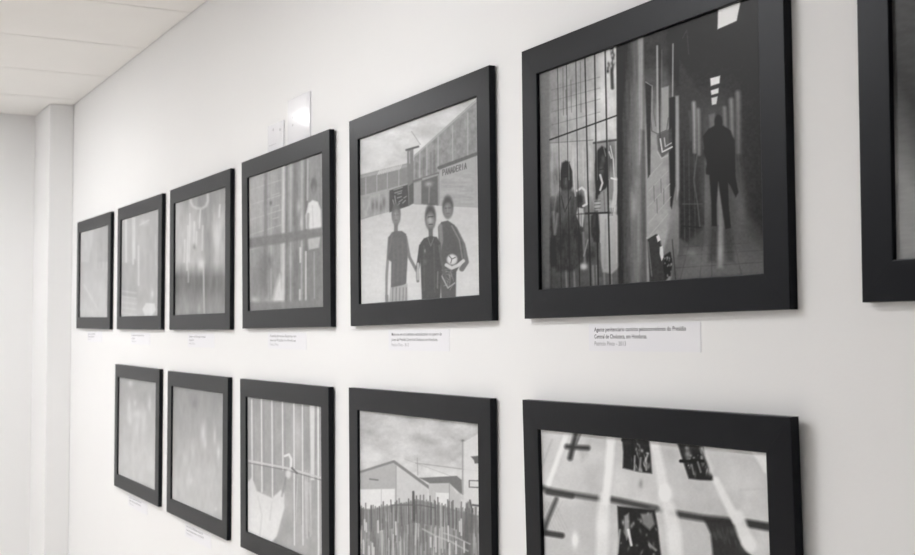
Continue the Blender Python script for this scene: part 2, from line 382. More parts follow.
    S.noise(2.2, 2.2, 3.5, 21)
    return S

def draw_T5():
    S = Sheet('T5', 260, 330, 212)
    S.grad(lambda x, y: 206 + 0 * x)
    sky = S.mask([(340, 40), (490, 40), (490, 90), (414, 157), (340, 182)], 1)
    S.noise(15, 9, 17, 31, sky, 4)
    S.blob(380, 150, 18, 14, 226, .7); S.blob(447, 116, 22, 12, 224, .6); S.blob(364, 162, 8, 14, 190, .5); S.blob(425, 130, 10, 6, 186, .5)
    # yard
    S.poly([(350, 218), (412, 204), (490, 207), (490, 320), (350, 320)], lambda x, y: lerp(204, 222, (y - 215) / 70), .8)
    S.noise(9, 3, 3, 33, S.mask([(350, 222), (412, 206), (490, 209), (490, 320), (350, 320)]))
    # left block
    S.poly([(350, 177.5), (408, 163.2), (414, 161), (414, 203.6), (352, 222.5)], 146, .6)
    S.line([(352, 179), (408, 165.4)], 3, 176, .6, .8)
    for k in range(13): S.line([(378 + k * 1.8, 174.6 - k * .45), (380 + k * 1.8, 170.6 - k * .45)], .8, 222, .4, .8)
    for x0 in (366, 377, 387.5, 399): S.line([(x0, 178 - (x0 - 366) * .25), (x0, 196 - (x0 - 366) * .25)], 1, 180, .5, .8)
    S.poly([(350, 198.5), (408, 183.5), (408, 188), (389, 192.5), (389, 212), (352, 221)], 170, .6)
    S.noise(3, 9, 9, 35, S.mask([(352, 200), (388, 192), (388, 212), (352, 221)]))
    for x0, y0 in ((373, 206), (377, 205), (381, 207), (384, 203)): S.blob(x0, y0, 1.6, 6, 118, .75)
    S.poly([(389.6, 190.5), (408, 184.5), (409, 206), (403, 208), (389.6, 212.5)], 98, .6)
    for k, (a_, b_) in enumerate((((394, 190), (402.5, 187.3)), ((395, 193), (402, 190.8)), ((395, 196), (396, 204)), ((398, 194), (401.5, 193)), ((397.5, 198), (401.5, 196.6)), ((399, 202), (402.5, 199.5)), ((393, 200), (395, 207)), ((404, 198), (406.5, 196.4)), ((397, 206), (399.5, 203.5)), ((403, 203), (405.5, 200.5)))):
        S.line([a_, b_], 1, 168, .5, .8)
    # tower
    S.poly([(407.3, 149.5), (413.6, 148), (414, 203), (409, 205), (407.3, 168)], 138, .6)
    S.line([(409.6, 152), (409.8, 163)], 1.3, 170, .5)
    S.poly([(407, 149), (411.7, 131.5), (420.3, 144.5), (417.5, 147.5)], 214, .6)
    S.line([(411.7, 131.5), (420.5, 144.5)], .8, 160, .4, .8); S.line([(406.5, 150), (418.5, 146.6)], 2, 104, .6)
    S.poly([(409, 186), (413.6, 182), (413.8, 203), (409.2, 206)], 104, .7, .8)
    # right block
    S.poly([(414.2, 155.5), (490, 87), (490, 208), (414.2, 204.2)], 152, .6)
    S.noise(3.4, 5, 11, 37, S.mask([(415, 157), (490, 90), (490, 155), (440, 170), (415, 178)]), 3)
    S.line([(414.5, 156.5), (490, 88.5)], 1.3, 188, .5, .7)
    for x0, y0, y1 in ((420, 152, 178), (427, 146, 176), (438.3, 137, 171), (452.8, 126, 163), (468, 113, 156)): S.line([(x0, y0), (x0, y1)], 1.2, 182, .5, .8)
    for x0 in (417, 424, 431, 434.5): S.line([(x0, 163 - (x0 - 417) * .7), (x0, 177)], 2.2, 122, .8, .5)
    S.line([(413.5, 181.5), (438.3, 173.4)], 2.2, 124, .6)
    S.poly([(439.6, 170), (490, 150), (490, 208), (439.6, 206)], 178, .6)
    S.line([(439.3, 167.8), (490, 149)], 3.4, 114, .6)
    S.poly([(414.3, 183.5), (438.6, 176), (438.8, 205.5), (414.3, 204)], 168, .6)
    S.poly([(421.5, 181), (438, 175.5), (438.2, 205.5), (421.5, 204)], 112, .7, .9)
    S.blob(429, 184, 3.5, 2.5, 196, .7); S.line([(429.5, 185), (429, 203)], 1.4, 150, .6, .8); S.line([(423, 179), (438, 174.6)], 1.6, 176, .5, .7)
    S.noise(12, 2.2, 7, 39, S.mask([(441, 178), (474, 170), (474, 205), (441, 204)]))
    letters(S, 'PANADERIA', (442.7, 175.6), (467.2, 168.4), (442.7, 170.0), (467.2, 162.6), .75, 108)
    # three youths
    def head(x, y, rx, ry, hair, face):
        S.blob(x, y, rx * 1.3, ry * 1.22, hair, 1, hard=4); S.blob(x, y + ry * .32, rx * 1.02, ry * .8, face, .9, hard=3)
        S.line([(x - rx * .6, y + ry * .12), (x + rx * .6, y + ry * .1)], 1, hair, .5, .7); S.line([(x - rx * .3, y + ry * .68), (x + rx * .4, y + ry * .66)], .7, hair, .5, .6)
        S.line([(x - rx * .2, y - ry * .1), (x, y + ry * .45)], .8, face + 22, .6, .6)
    S.line([(389.5, 238), (386.8, 275), (386.5, 299)], 3.1, 150, .6, w1=2.2)
    S.line([(405.8, 237), (409.5, 257), (417.5, 272), (418, 281)], 3, 142, .6)
    S.line([(396.2, 224), (396, 232)], 3.8, 138, .6)
    S.poly([(389, 237), (392, 232.4), (396, 231), (402, 231), (406.3, 234), (408, 254), (406.4, 283.5), (399, 290), (391, 287.5), (391.5, 262), (387.6, 259)], 122, .7)
    S.poly([(390.5, 288), (407.5, 284), (408, 303), (389, 304)], 182, .7)
    for x0 in (393, 396.5, 400, 403.5, 406.5): S.line([(x0, 288), (x0 - .4, 303)], 1, 138, .5, .8)
    head(396.3, 214, 3.6, 9.5, 118, 152)
    S.line([(387, 296), (387, 303)], 3.2, 150, .6)
    for x0 in (393.5, 398, 402.5): S.line([(x0, 240), (x0 + .6, 262), (x0 - .5, 282)], 1.1, 138, 1.1, .4)
    S.line([(392, 236), (389.5, 252)], 1.6, 142, .8, .5)
    # third, with the ball
    S.line([(455, 229), (463, 245), (466.5, 262), (462, 269)], 5.2, 128, .7)
    S.poly([(438.2, 227), (441.5, 222), (448, 220.5), (454.8, 225), (462.5, 242), (464, 258), (456.5, 272), (456, 298), (441.5, 299), (439, 250)], 112, .7)
    S.line([(440.5, 226), (441.5, 240), (439.5, 250)], 3.8, 150, .8, .8); S.line([(452, 226), (459.5, 240), (462.5, 258)], 1.4, 158, .6, .7)
    for k in range(16): S.line([(444 + rng.uniform(-2, 10), rng.uniform(266, 288)), (446 + rng.uniform(-2, 8), rng.uniform(268, 290))], .8, 170, .4, .5)
    S.line([(442, 276), (448, 288), (455, 283)], 1.3, 190, .5, .8)
    head(448, 207, 4.4, 9.8, 102, 146)
    S.blob(452.3, 259.5, 5.4, 5.4, 222, 1, hard=4)
    S.line([(449.5, 256), (452, 259), (455.5, 257.5)], 1, 120, .4); S.line([(452, 259), (451, 263)], 1, 120, .4)
    S.line([(446.5, 265), (452, 268), (458, 265.5), (463.5, 261)], 3.4, 212, .6)
    # middle one
    S.line([(430.7, 226), (431, 238)], 4.2, 122, .6)
    S.poly([(420.6, 243), (424, 238.4), (430.5, 236), (437, 237), (440.8, 243), (442, 266), (440.5, 299), (422, 300), (420.6, 262)], 102, .7)
    S.line([(421, 246), (419, 262), (417.6, 268)], 3.8, 100, .6); S.line([(418.2, 264), (418.2, 279)], 2.7, 186, .6)
    S.line([(438, 272), (437.5, 288)], 1.1, 150, .6, .7); S.blob(425, 262, 2.2, 2.6, 124, .7); S.blob(425, 251, .9, 1.8, 175, .8)
    head(430.6, 217, 4.4, 11, 98, 142)
    S.blob(430.2, 220, 3, 4, 192, .8); S.line([(424, 246), (424.5, 290)], 1, 122, .9, .5); S.line([(434, 244), (435, 292)], 1, 124, .9, .5); S.line([(428, 238), (431, 246), (434, 238)], .8, 150, .5, .6); S.line([(428.3, 217), (433, 216.6)], 1, 92, .4); S.line([(429.2, 224.5), (432.6, 224.3)], .8, 96, .4)
    S.line([(439.5, 246), (442, 262), (446, 279)], 2.4, 118, .6)
    S.noise(2, 2, 3, 41); S.A += lerp(0, 3, (S.A - 170) / 30)
    return S

def draw_T4():
    S = Sheet('T4', 170, 300, 146)
    S.grad(lambda x, y: lerp(168, 138, (x - 250) / 50) + lerp(6, -10, (y - 170) / 130))
    for k in range(5): S.line([(250, 190 + k * 15), (281, 180 + k * 15)], 1, 184, .5, .6)
    for x0, w, vv in ((266, 3.4, 126), (271.5, 1, 176), (283.5, 3, 204), (287, 2, 118), (291, 1.3, 176), (296, 4.5, 122), (302, 1.6, 172), (306, 3, 118)):
        S.line([(x0, 150), (x0 - .3, 310)], w, vv, .9, .8)
    S.noise(3, 22, 7, 51)
    S.blob(271, 203, 1.4, 2.4, 96, .8)
    for yy in (195, 207, 219): S.line([(273, yy), (279, yy - 2)], .8, 190, .4, .6)
    S.blob(299, 207, 2, 6, 196, .6); S.blob(301.5, 222, 1.6, 7, 205, .6); S.line([(308, 160), (307.5, 200)], 1.5, 190, .7, .7)
    # seated people low down
    S.blob(262, 272, 6.5, 26, 112, .8); S.blob(270, 262, 3, 8, 98, .6); S.blob(255, 283, 3, 18, 122, .6)
    S.blob(254.5, 299.5, 4, 2.6, 192, .8); S.poly([(273, 299), (276, 287), (280, 274), (282, 280), (283.5, 302), (274, 302)], 208, 2, .9); S.line([(281, 240), (281.5, 272)], 1.4, 190, .8, .6)
    S.blob(267, 300, 3, 3, 185, .5)
    for x0, ya, yb in ((300.5, 248, 262), (306, 252, 300), (300, 290, 300)): S.line([(x0, ya), (x0, yb)], 1.8, 205, .6, .8)
    # standing man
    S.poly([(307.5, 212), (309, 203), (313, 200), (318, 202), (321, 210), (321.5, 232), (308, 232)], 214, .9, .95); S.line([(312.5, 206), (313.5, 230)], .8, 176, .7, .6); S.line([(309.5, 204), (306.5, 216), (307, 228)], 2, 206, .8, .8)
    S.blob(314, 186, 3.2, 8.4, 104, .95, hard=2.5); S.blob(314.2, 190, 2, 4.5, 138, .8)
    S.line([(308.5, 214), (308, 226), (309, 234)], 2.2, 150, .7, .8)
    S.poly([(308, 238), (320.5, 236), (319, 248), (309, 250)], 188, 1, .8)
    S.poly([(309, 250), (319.5, 248), (319.5, 300), (309, 300)], 128, 1, .7); S.line([(314.3, 252), (314.6, 298)], 1.3, 170, .7, .6)
    # blurred bar across
    S.poly([(245, 239), (285, 233), (330, 226), (330, 235), (285, 243), (245, 249)], 122, 1.2, .92)
    S.poly([(245, 303), (330, 299), (330, 320), (245, 320)], 130, 1.5, .85)
    S.noise(2, 3, 4, 53); S.A += 16
    return S

def draw_T3():
    S = Sheet('T3', 120, 240, 165)
    S.grad(lambda x, y: lerp(158, 182, (y - 195) / 30) - lerp(0, 62, (y - 262) / 15) + lerp(0, 40, (y - 285) / 30))
    S.blob(177, 225, 5, 34, 200, .6)
    S.blob(216, 238, 6.5, 20, 214, .8); S.blob(224, 245, 3, 40, 172, .6)
    S.blob(209, 250, 5, 42, 128, .6); S.blob(203, 208, 5, 18, 142, .6)
    S.blob(193, 240, 7, 26, 200, .6)
    S.line([(190.5, 196), (190.8, 202), (193, 206.4), (197, 208.4), (202, 208.4), (206, 206), (208, 201), (207.5, 188)], 2.0, 206, 1.2, .85)
    S.line([(200.5, 210), (199.5, 228)], 1.6, 218, .7, .8)
    for x0, ya, yb in ((190, 214, 262), (188, 226, 270), (194.5, 222, 250), (197, 232, 246), (203, 226, 250), (185, 240, 262), (220, 205, 217)): S.line([(x0, ya), (x0 - .8, yb)], 1.4, 222, .8, .7)
    S.blob(201.5, 264, 3, 6, 218, .85); S.line([(203.5, 262), (204.3, 313)], 1.5, 200, .7, .8); S.line([(188.5, 262), (188.5, 282)], 1.4, 190, .8, .7)
    S.blob(194.5, 247, 1.6, 3.2, 138, .8); S.blob(199, 309, 2, 5, 186, .6)
    S.noise(3, 16, 8, 61); S.A += 10; return S

def draw_T2():
    S = Sheet('T2', 100, 220, 182)
    S.grad(lambda x, y: lerp(184, 178, (x - 125) / 25) + lerp(0, 6, (y - 280) / 40))
    S.poly([(118, 262), (137, 262), (138, 300), (118, 296)], 166, 2, .8)
    for x0, ya, yb in ((126, 215, 262), (133, 214, 264), (134.5, 218, 258), (138.6, 246, 285)): S.line([(x0, ya), (x0 + .2, yb)], 1.6, 222, .7, .8)
    S.blob(144.5, 222.5, 3.6, 3, 218, .8); S.line([(140, 225), (149, 220)], 1.2, 226, .6, .6)
    S.blob(147, 250, 6, 26, 174, .7); S.blob(143, 245, 3.5, 12, 192, .6)
    for k in range(5): S.line([(122, 291 + k * 5.5), (136, 293 + k * 5.5)], 1.6, 206, .8, .6)
    S.blob(141, 298, 2.6, 9, 160, .6, .3); S.blob(146, 294, 2, 6, 166, .5, -.3)
    S.poly([(142.5, 309), (146, 303), (154.5, 303.5), (156, 310), (152, 316), (145, 316)], 224, .8, .95)
    S.blob(152.5, 294, 1.6, 4, 222, .8); S.line([(155.5, 235), (156, 265)], 1.2, 200, .7, .7)
    S.noise(3, 12, 5, 71); S.A = 205 + (S.A - 190) * .85; return S

def draw_T1():
    S = Sheet('T1', 80, 180, 204)
    S.grad(lambda x, y: lerp(202, 214, (y - 260) / 50) - lerp(0, 10, (x - 96) / 4) * (y < 262))
    S.poly([(78, 225), (95, 225), (88.5, 262), (78, 262)], 216, 1.2, .8)
    for x0 in (98, 101.5, 105): S.line([(x0, 240), (x0 + .2, 268)], 1, 188, .8, .7)
    S.line([(84, 285), (94, 302), (98, 310)], 1.2, 226, .8, .7); S.blob(100, 288, 4, 8, 220, .5)
    S.noise(3, 10, 4, 81); return S

def draw_T7():
    S = Sheet('T7', 120, 200, 70)
    S.grad(lambda x, y: lerp(70, 62, (y - 20) / 80) + lerp(0, 66, (y - 78 - (x - 897) * 1.4) / 95))
    S.blob(925, 130, 10, 40, 56, .5)
    S.noise(12, 2, 3, 91); return S

def draw_B2():
    S = Sheet('B2', 100, 200, 180)
    S.grad(lambda x, y: lerp(172, 204, (y - 385) / 75))
    S.blob(130.7, 383, 2.4, 3.5, 208, .8)
    for x0, y0, rx, ry in ((129.6, 406, 1.8, 8), (135.6, 403, 1.7, 3.5), (150, 404, 1.6, 8), (130, 418, 3, 8), (137, 414, 5, 4), (137, 428, 3, 16), (144, 422, 3, 14)): S.blob(x0, y0, rx, ry, 216, .7)
    S.blob(133, 448, 2, 8, 214, .5); S.blob(143, 398, 4, 8, 166, .5); S.blob(140, 437, 1.3, 14, 190, .5)
    S.noise(3, 9, 4, 101); S.A += 6; return S

def draw_B3():
    S = Sheet('B3', 110, 230, 180)
    S.grad(lambda x, y: lerp(164, 202, (y - 395) / 90))
    S.blob(195, 404, 2.4, 4, 140, .7); S.blob(196, 399, 6, 9, 158, .6)
    for x0, y0, rx, ry, v in ((203.5, 433, 2.6, 10, 226), (205.5, 443, 1.6, 6, 216), (215, 437, 1.4, 9, 216), (218.6, 453, 1.5, 8, 222), (193, 453, 2, 12, 206), (185.5, 462, 3, 10, 204), (191.5, 481, 3.2, 3.6, 222), (216, 509, 1.5, 2, 222), (189, 474, 2, 8, 214), (201, 480, 8, 14, 206)): S.blob(x0, y0, rx, ry, v, .75)
    S.noise(3, 12, 5, 111); return S

def draw_B4():
    S = Sheet('B4', 170, 280, 172)
    S.grad(lambda x, y: lerp(166, 180, (y - 400) / 120))
    S.noise(9, 26, 7, 121)
    S.blob(298, 436, 4.5, 22, 202, .75); S.blob(312, 440, 5, 30, 158, .5)
    S.blob(272, 476, 10, 16, 158, .5)
    for k in range(16):
        x0 = 294 + rng.uniform(0, 20); S.line([(x0, rng.uniform(470, 485)), (x0 + rng.uniform(-2, 3), rng.uniform(495, 540))], 1, rng.choice([205, 150]), .7, .6)
    bars = ((251.8, 400, 488, 1.2), (261.5, 398, 492, 1.2), (272, 399, 497, 1.2), (282.5, 400, 470, 1.2), (294, 402, 545, 1.3), (302.5, 404, 545, 1.2), (318.2, 405, 560, 1.8))
    for x0, ya, yb, w in bars: S.line([(x0, ya), (x0 + .6, yb)], w, 226, .5, .95)
    S.poly([(309.8, 404), (314.8, 405), (314.5, 480), (311, 480)], 224, .7, .9)
    for x0 in (254, 264, 274.5, 285): S.line([(x0, 400), (x0 + .5, 490)], 1.3, 158, .6, .6)
    S.line([(249, 460.8), (287, 468), (324, 478.6)], 2, 206, .5, .95); S.line([(249, 463), (287, 470.2), (324, 480.8)], 1, 134, .5, .8)
    S.poly([(247, 483), (251.5, 478), (254, 482), (257, 491), (272, 498), (281, 490), (284.5, 494), (284.5, 508), (277, 536), (271, 543), (262, 542), (247, 533)], lambda x, y: lerp(218, 230, (y - 490) / 30), 1)
    S.line([(258, 496), (262, 515), (260, 535)], 1.2, 206, .9, .8); S.line([(272, 502), (270, 520)], 1.2, 208, .9, .8)
    S.line([(285, 456), (289, 454.4), (291.3, 459), (291, 468)], 2.4, 226, .6); S.blob(288.5, 474, 2.8, 4.6, 222, .95, hard=2)
    S.line([(292, 468), (297, 473)], 2, 110, .6, .8); S.line([(286, 478), (282, 496)], 2, 150, .8, .6)
    S.noise(2, 3, 3, 123); S.A += lerp(0, 4, (S.A - 165) / 30); return S

def draw_B5():
    S = Sheet('B5', 260, 300, 200)
    S.grad(lambda x, y: lerp(188, 212, (y - 410) / 65))
    S.noise(17, 11, 19, 131, None, 5)
    S.blob(365, 418, 10, 9, 176, .6); S.blob(382, 448, 14, 7, 184, .5); S.blob(419, 438, 9, 5, 166, .6); S.blob(410, 450, 8, 6, 220, .5); S.blob(428, 449, 7, 5, 216, .5); S.blob(382, 430, 7, 5, 220, .5); S.blob(395, 436, 6, 4, 186, .5); S.blob(444, 452, 12, 12, 182, .5); S.blob(400, 425, 14, 8, 214, .6)
    S.blob(436, 428, 16, 7, 206, .5); S.blob(368, 459, 12, 8, 222, .6); S.blob(445, 470, 14, 5, 214, .6)
    S.line([(416, 463), (478, 471)], .9, 158, .5, .8); S.line([(405, 459), (478, 486)], .7, 176, .5, .6)
    # left house
    S.poly([(350, 475.5), (394.3, 461.5), (397, 463), (397, 520), (350, 520)], 182, .6)
    S.poly([(396.3, 462.5), (428, 487), (428, 520), (396.3, 520)], 206, .6)
    S.poly([(350, 489.5), (395, 488.8), (395, 520), (350, 520)], 228, .6)
    S.line([(396.3, 466), (396.3, 512)], 1, 160, .5, .8); S.line([(381.5, 489), (381.5, 512)], .8, 196, .5)
    S.line([(370, 479), (378, 480)], 1.6, 132, .5)
    S.poly([(350, 474), (394.3, 460), (396.5, 461.5), (434, 489), (431, 490.5), (396.5, 465), (393.5, 462.8), (350, 476.5)], 138, .6)
    # right house
    S.poly([(429, 483), (450, 483), (461, 500), (461, 522), (429, 520)], 198, .6)
    S.poly([(436, 492.5), (449.5, 493), (449.5, 512), (436, 506)], 228, .6)
    S.poly([(419.5, 477.8), (457, 475.8), (462, 480), (463, 494.5), (460, 493), (449.5, 483), (430, 483.4)], 128, .6)
    S.line([(449.6, 483), (449.6, 515)], .8, 150, .5, .8)
    S.line([(417.5, 458), (418, 475)], .8, 150, .5, .7)
    S.line([(462.8, 440), (463, 494)], 1.6, 168, .5); S.blob(463, 440.5, 1.8, 1.2, 120, .8)
    S.poly([(464, 442), (485, 430), (485, 540), (460, 518), (464, 498)], 222, .8, .85)
    S.poly([(471, 456.5), (485, 455), (485, 463), (475, 463.5), (474, 460)], 98, .6, .9)
    S.line([(469.5, 480.5), (485, 481)], 1, 112, .5); S.line([(469.5, 481), (469.5, 487), (485, 487.8)], 1.1, 112, .5); S.line([(473, 505), (485, 506.5)], 2, 106, .6)
    # stake fence
    top = lambda x: 508 + (x - 361) * .04 + 1.5 * math.sin(x * .9)
    S.poly([(350, 508), (372, 509), (392, 505), (420, 500), (447, 507), (463, 512), (490, 518), (490, 660), (350, 660)], 150, 1)
    r2 = np.random.default_rng(5)
    fence = S.mask([(350, 512), (392, 508), (420, 504), (447, 510), (490, 520), (490, 660), (350, 660)])
    S.noise(2.2, 22, 22, 133, fence, 3)
    for k in range(150):
        x0 = r2.uniform(358, 484); y0 = r2.uniform(506, 545); ln = r2.uniform(12, 40)
        S.line([(x0, y0), (x0 + r2.uniform(-1.2, 1.2), y0 + ln)], r2.uniform(.8, 1.7), r2.choice([112, 122, 128, 134, 208, 186, 170]), .6, .75)
    for k in range(64):
        x0 = 358 + k * 1.95 + r2.uniform(-.6, .6); base = np.interp(x0, [358, 372, 392, 415, 430, 450, 470, 485], [507, 509, 506, 500, 502, 505, 510, 512])
        S.line([(x0, base - r2.uniform(-2, 6)), (x0 + r2.uniform(-.8, .8), base + 22)], 1.4, r2.choice([108, 120, 134]), .5, .85)
    S.line([(413.5, 492), (414, 520)], 2.4, 100, .6); S.line([(391, 500), (391.5, 512)], 1, 104, .5); S.line([(391, 505), (420, 505), (436, 508)], 1.1, 108, .5, .8)
    S.poly([(466, 503), (471, 500), (473, 512), (473, 560), (463, 560)], 112, 1, .7); S.line([(470, 500), (473, 512)], 1.2, 98, .5)
    S.line([(423, 529), (436, 536), (450, 541), (468, 551)], 1.5, 200, .8, .7); S.line([(444, 533), (456, 537), (470, 544)], 1.2, 206, .7, .7); S.line([(441, 505), (441.5, 548)], 1.4, 196, .5, .8)
    for k in range(16):
        x0 = r2.uniform(362, 476); y0 = r2.uniform(518, 548); S.line([(x0, y0), (x0 + .2, y0 + r2.uniform(8, 16))], 1.7, 214, .5, .85)
    S.noise(2, 2, 3, 135); return S

def draw_B6():
    S = Sheet('B6', 420, 420, 176)
    S.grad(lambda x, y: 180 + 0 * x)
    S.noise(26, 26, 9, 141)
    S.poly([(535, 505), (610, 505), (613, 570), (535, 570)], 170, 5, .6)
    S.poly([(672, 512), (712, 520), (716, 570), (672, 570)], 172, 4, .6)
    # lattice of the court fence at the left
    for k in range(12):
        S.line([(540 + k * 3.2, 502), (526 + k * 3.2, 530)], 1, 152, 1, .35 * (k < 8)); S.line([(532 + k * 3.2, 502), (546 + k * 3.2, 530)], 1, 152, 1, .35 * (k < 8))
    S.line([(566, 436), (548, 486)], 4.4, 216, 1.6, .9); S.line([(541, 470), (552, 440)], 2, 150, 1.2, .5)
    S.poly([(578, 449), (591, 440), (588, 455), (582, 462)], 156, 2, .6)
    S.line([(577, 430), (570.3, 458)], 5, 60, 1.8, .95); S.line([(567, 446.5), (588, 448)], 4.6, 58, 1.8, .95); S.line([(581, 433), (576, 445)], 2, 96, 1, .8)
    S.line([(541, 487.5), (553, 491), (573, 494.5), (602, 499)], 5, 74, 2.2, .95); S.line([(548, 492), (572, 496)], 5.5, 56, 1.4, .8)
    S.line([(556.5, 499), (549, 517), (543.5, 533)], 4, 78, 1.6, .9); S.line([(543, 532.5), (562, 535.5)], 5.6, 60, 1.4, .95); S.line([(544, 520), (544, 560)], 2, 96, 1.5, .6)
    S.blob(575.3, 540, 3.2, 7.5, 234, .9)
    # dark window openings with specular bits
    def glass(pts, box, n_, seed):
        S.poly(pts, 46, 1.1)
        r3 = np.random.default_rng(seed); mk = S.mask(pts, .8); keep = S.A.copy()
        for _ in range(n_):
            x0, y0 = r3.uniform(box[0], box[1]), r3.uniform(box[2], box[3])
            S.blob(x0, y0, r3.uniform(.6, 1.6), r3.uniform(1, 3.6), r3.choice([180, 150, 110, 90, 40]), .75, r3.uniform(-.5, .5))
        S.A = keep + (S.A - keep) * mk
    glass([(621.8, 434), (649.6, 438), (652.2, 473.5), (640, 472), (623, 468), (623.5, 452)], (633, 650, 440, 472), 30, 1)
    S.line([(623, 440), (648, 443)], 3.2, 40, .8, .9); S.line([(632.5, 438), (633.5, 468)], 2, 34, .7, .9); S.line([(635, 456), (634.5, 470)], 1.6, 190, .8, .6); S.line([(641, 458), (640, 469)], 2, 176, .8, .6); S.line([(646, 458), (646.5, 470)], 1.6, 196, .8, .6)
    glass([(676.5, 440), (703, 444), (706, 458), (714.3, 480.5), (700, 480), (689, 478.6), (683.5, 462)], (684, 710, 446, 478), 30, 2)
    S.line([(681, 461), (703, 461)], 3.4, 36, .7, .95); S.blob(688, 454, 3, 4, 168, .7); S.line([(692, 465), (694, 474)], 1.6, 170, .8, .6); S.line([(698, 462), (701, 472)], 1.6, 176, .8, .6)
    S.blob(641, 484, 2.4, 4.6, 134, .75)
    S.blob(711, 471, 3, 4, 196, .8)
    # band across
    S.line([(612, 499.5), (634, 504), (656, 508.5)], 6, 66, 2, .95); S.line([(652, 508), (662, 510.5)], 4, 110, 2.4, .6); S.line([(672, 513), (702, 518), (735, 521.5)], 6.4, 58, 2.1, .95); S.line([(746, 523), (775, 528)], 8, 56, 1.8, .95)
    # dark lower openings
    glass([(617.5, 506), (655, 510), (658, 527), (663, 570), (617, 570), (619, 540)], (620, 660, 512, 556), 26, 3)
    S.poly([(624.5, 516), (629, 513), (630, 534), (627, 540), (624.5, 530)], 150, 1.2, .9); S.line([(628.5, 530), (631.5, 545)], 2.6, 208, .8, .9); S.line([(620, 530), (617.5, 553)], 2, 170, 1, .8)
    S.poly([(641, 514), (652, 513), (655, 524), (650, 530), (643, 524)], 136, 1.4, .85); S.line([(650, 545), (656, 550)], 2.4, 130, 1)
    S.poly([(703.5, 518), (735, 521), (742, 545), (752, 556), (764, 560), (766, 575), (715, 575), (711, 534)], 52, 1.6, .95)
    for k in range(20): S.blob(714 + k * 1.3, 530 + rng.uniform(0, 14), 1, 4, 90, .4, -.2)
    # white out-of-focus streaks in front
    S.line([(611.5, 434), (609, 470), (605.5, 502)], 8, 218, 2, .9, 7); S.line([(604.5, 498), (603, 520), (602, 570)], 11, 208, 2.4, .8, 13); S.blob(603, 526, 6.5, 12, 216, .6)
    S.line([(654, 440), (659.5, 465), (664.5, 492)], 8.5, 206, 2, .9, 10); S.blob(665.3, 494.5, 6.4, 9, 232, .9, hard=1.5)
    S.line([(669, 508), (674, 530), (677, 570)], 13, 204, 2.4, .9, 15); S.blob(674, 540, 8, 14, 216, .5)
    S.line([(716, 480), (725, 498), (736.5, 520)], 6.5, 210, 1.6, .9, 9); S.line([(738, 516), (744, 534), (751, 546)], 12, 206, 2, .92, 13); S.blob(748, 543, 6, 7, 220, .6)
    S.line([(702, 448), (712, 468)], 4, 196, 1.6, .6)
    S.blob(747, 508, 6, 7, 196, .6); S.blob(733, 474, 5, 12, 192, .4)
    S.line([(741, 452), (775, 475)], 1.5, 166, 1.4, .4); S.line([(740, 490), (775, 488)], 1.5, 166, 1.4, .4)
    S.poly([(751, 449), (775, 452), (775, 480), (764, 472)], 214, 1.5, .7)
    S.A += 14 * np.clip((S.v - .97) / .03, 0, 1)
    S.noise(2, 2, 2.5, 143); S.A += lerp(0, 12, (S.A - 130) / 40); return S

DRAW = {'T1': draw_T1, 'T2': draw_T2, 'T3': draw_T3, 'T4': draw_T4, 'T5': draw_T5, 'T6': draw_T6, 'T7': draw_T7,
        'B2': draw_B2, 'B3': draw_B3, 'B4': draw_B4, 'B5': draw_B5, 'B6': draw_B6}
# how strongly each print is lit and how much sheen lies over it: tone drawn -> ink density
TONE = {k: (0.95, 0.02) for k in SHEET_TO_PIXEL}
#TONE_TABLE
TONE = {
    'T1': (1.052, 0.1174),
    'T2': (1.051, 0.1097),
    'T3': (0.958, 0.0980),
    'T4': (1.032, 0.0751),
    'T5': (1.073, 0.0567),
    'T6': (0.811, 0.0377),
    'T7': (0.625, 0.0259),
    'B2': (0.968, 0.1040),
    'B3': (0.956, 0.0870),
    'B4': (0.971, 0.0647),
    'B5': (0.943, 0.0408),
    'B6': (0.764, 0.0192),
}
#END

def tone_to_albedo(A, key):
    E, F = TONE[key]
    L = np.clip(A / 255.0, 0, 1)
    L = np.where(L <= .04045, L / 12.92, ((L + .055) / 1.055) ** 2.4)
    return np.clip((L - F) / E, 0.006, 0.92)

def print_mesh(name, S, key, x0, x1, z0, z1, y, parent):
    nu, nv = S.nu, S.nv
    co = np.zeros((nv * nu, 3), np.float32)
    co[:, 0] = (x0 + (x1 - x0) * S.u).ravel(); co[:, 1] = y; co[:, 2] = (z0 + (z1 - z0) * S.v).ravel()
    i = (np.arange(nv - 1)[:, None] * nu + np.arange(nu - 1)[None, :]).ravel()
    q = np.stack([i, i + 1, i + nu + 1, i + nu], 1).astype(np.int32)
    me = bpy.data.meshes.new(name)
    me.vertices.add(len(co)); me.vertices.foreach_set('co', co.ravel())
    me.loops.add(q.size); me.loops.foreach_set('vertex_index', q.ravel())
    me.polygons.add(len(q)); me.polygons.foreach_set('loop_start', np.arange(0, q.size, 4, dtype=np.int32))
    me.update(calc_edges=True); me.validate()
    a = tone_to_albedo(S.A, key).ravel()
    c4 = np.ones((len(co), 4), np.float32); c4[:, 0] = a * .985; c4[:, 1] = a * .995; c4[:, 2] = a
    at = me.color_attributes.new('tone', 'FLOAT_COLOR', 'POINT'); at.data.foreach_set('color', c4.ravel())
    me.materials.append(M['print'])
    o = bpy.data.objects.new(name, me); col.objects.link(o); o.parent = parent
    return o

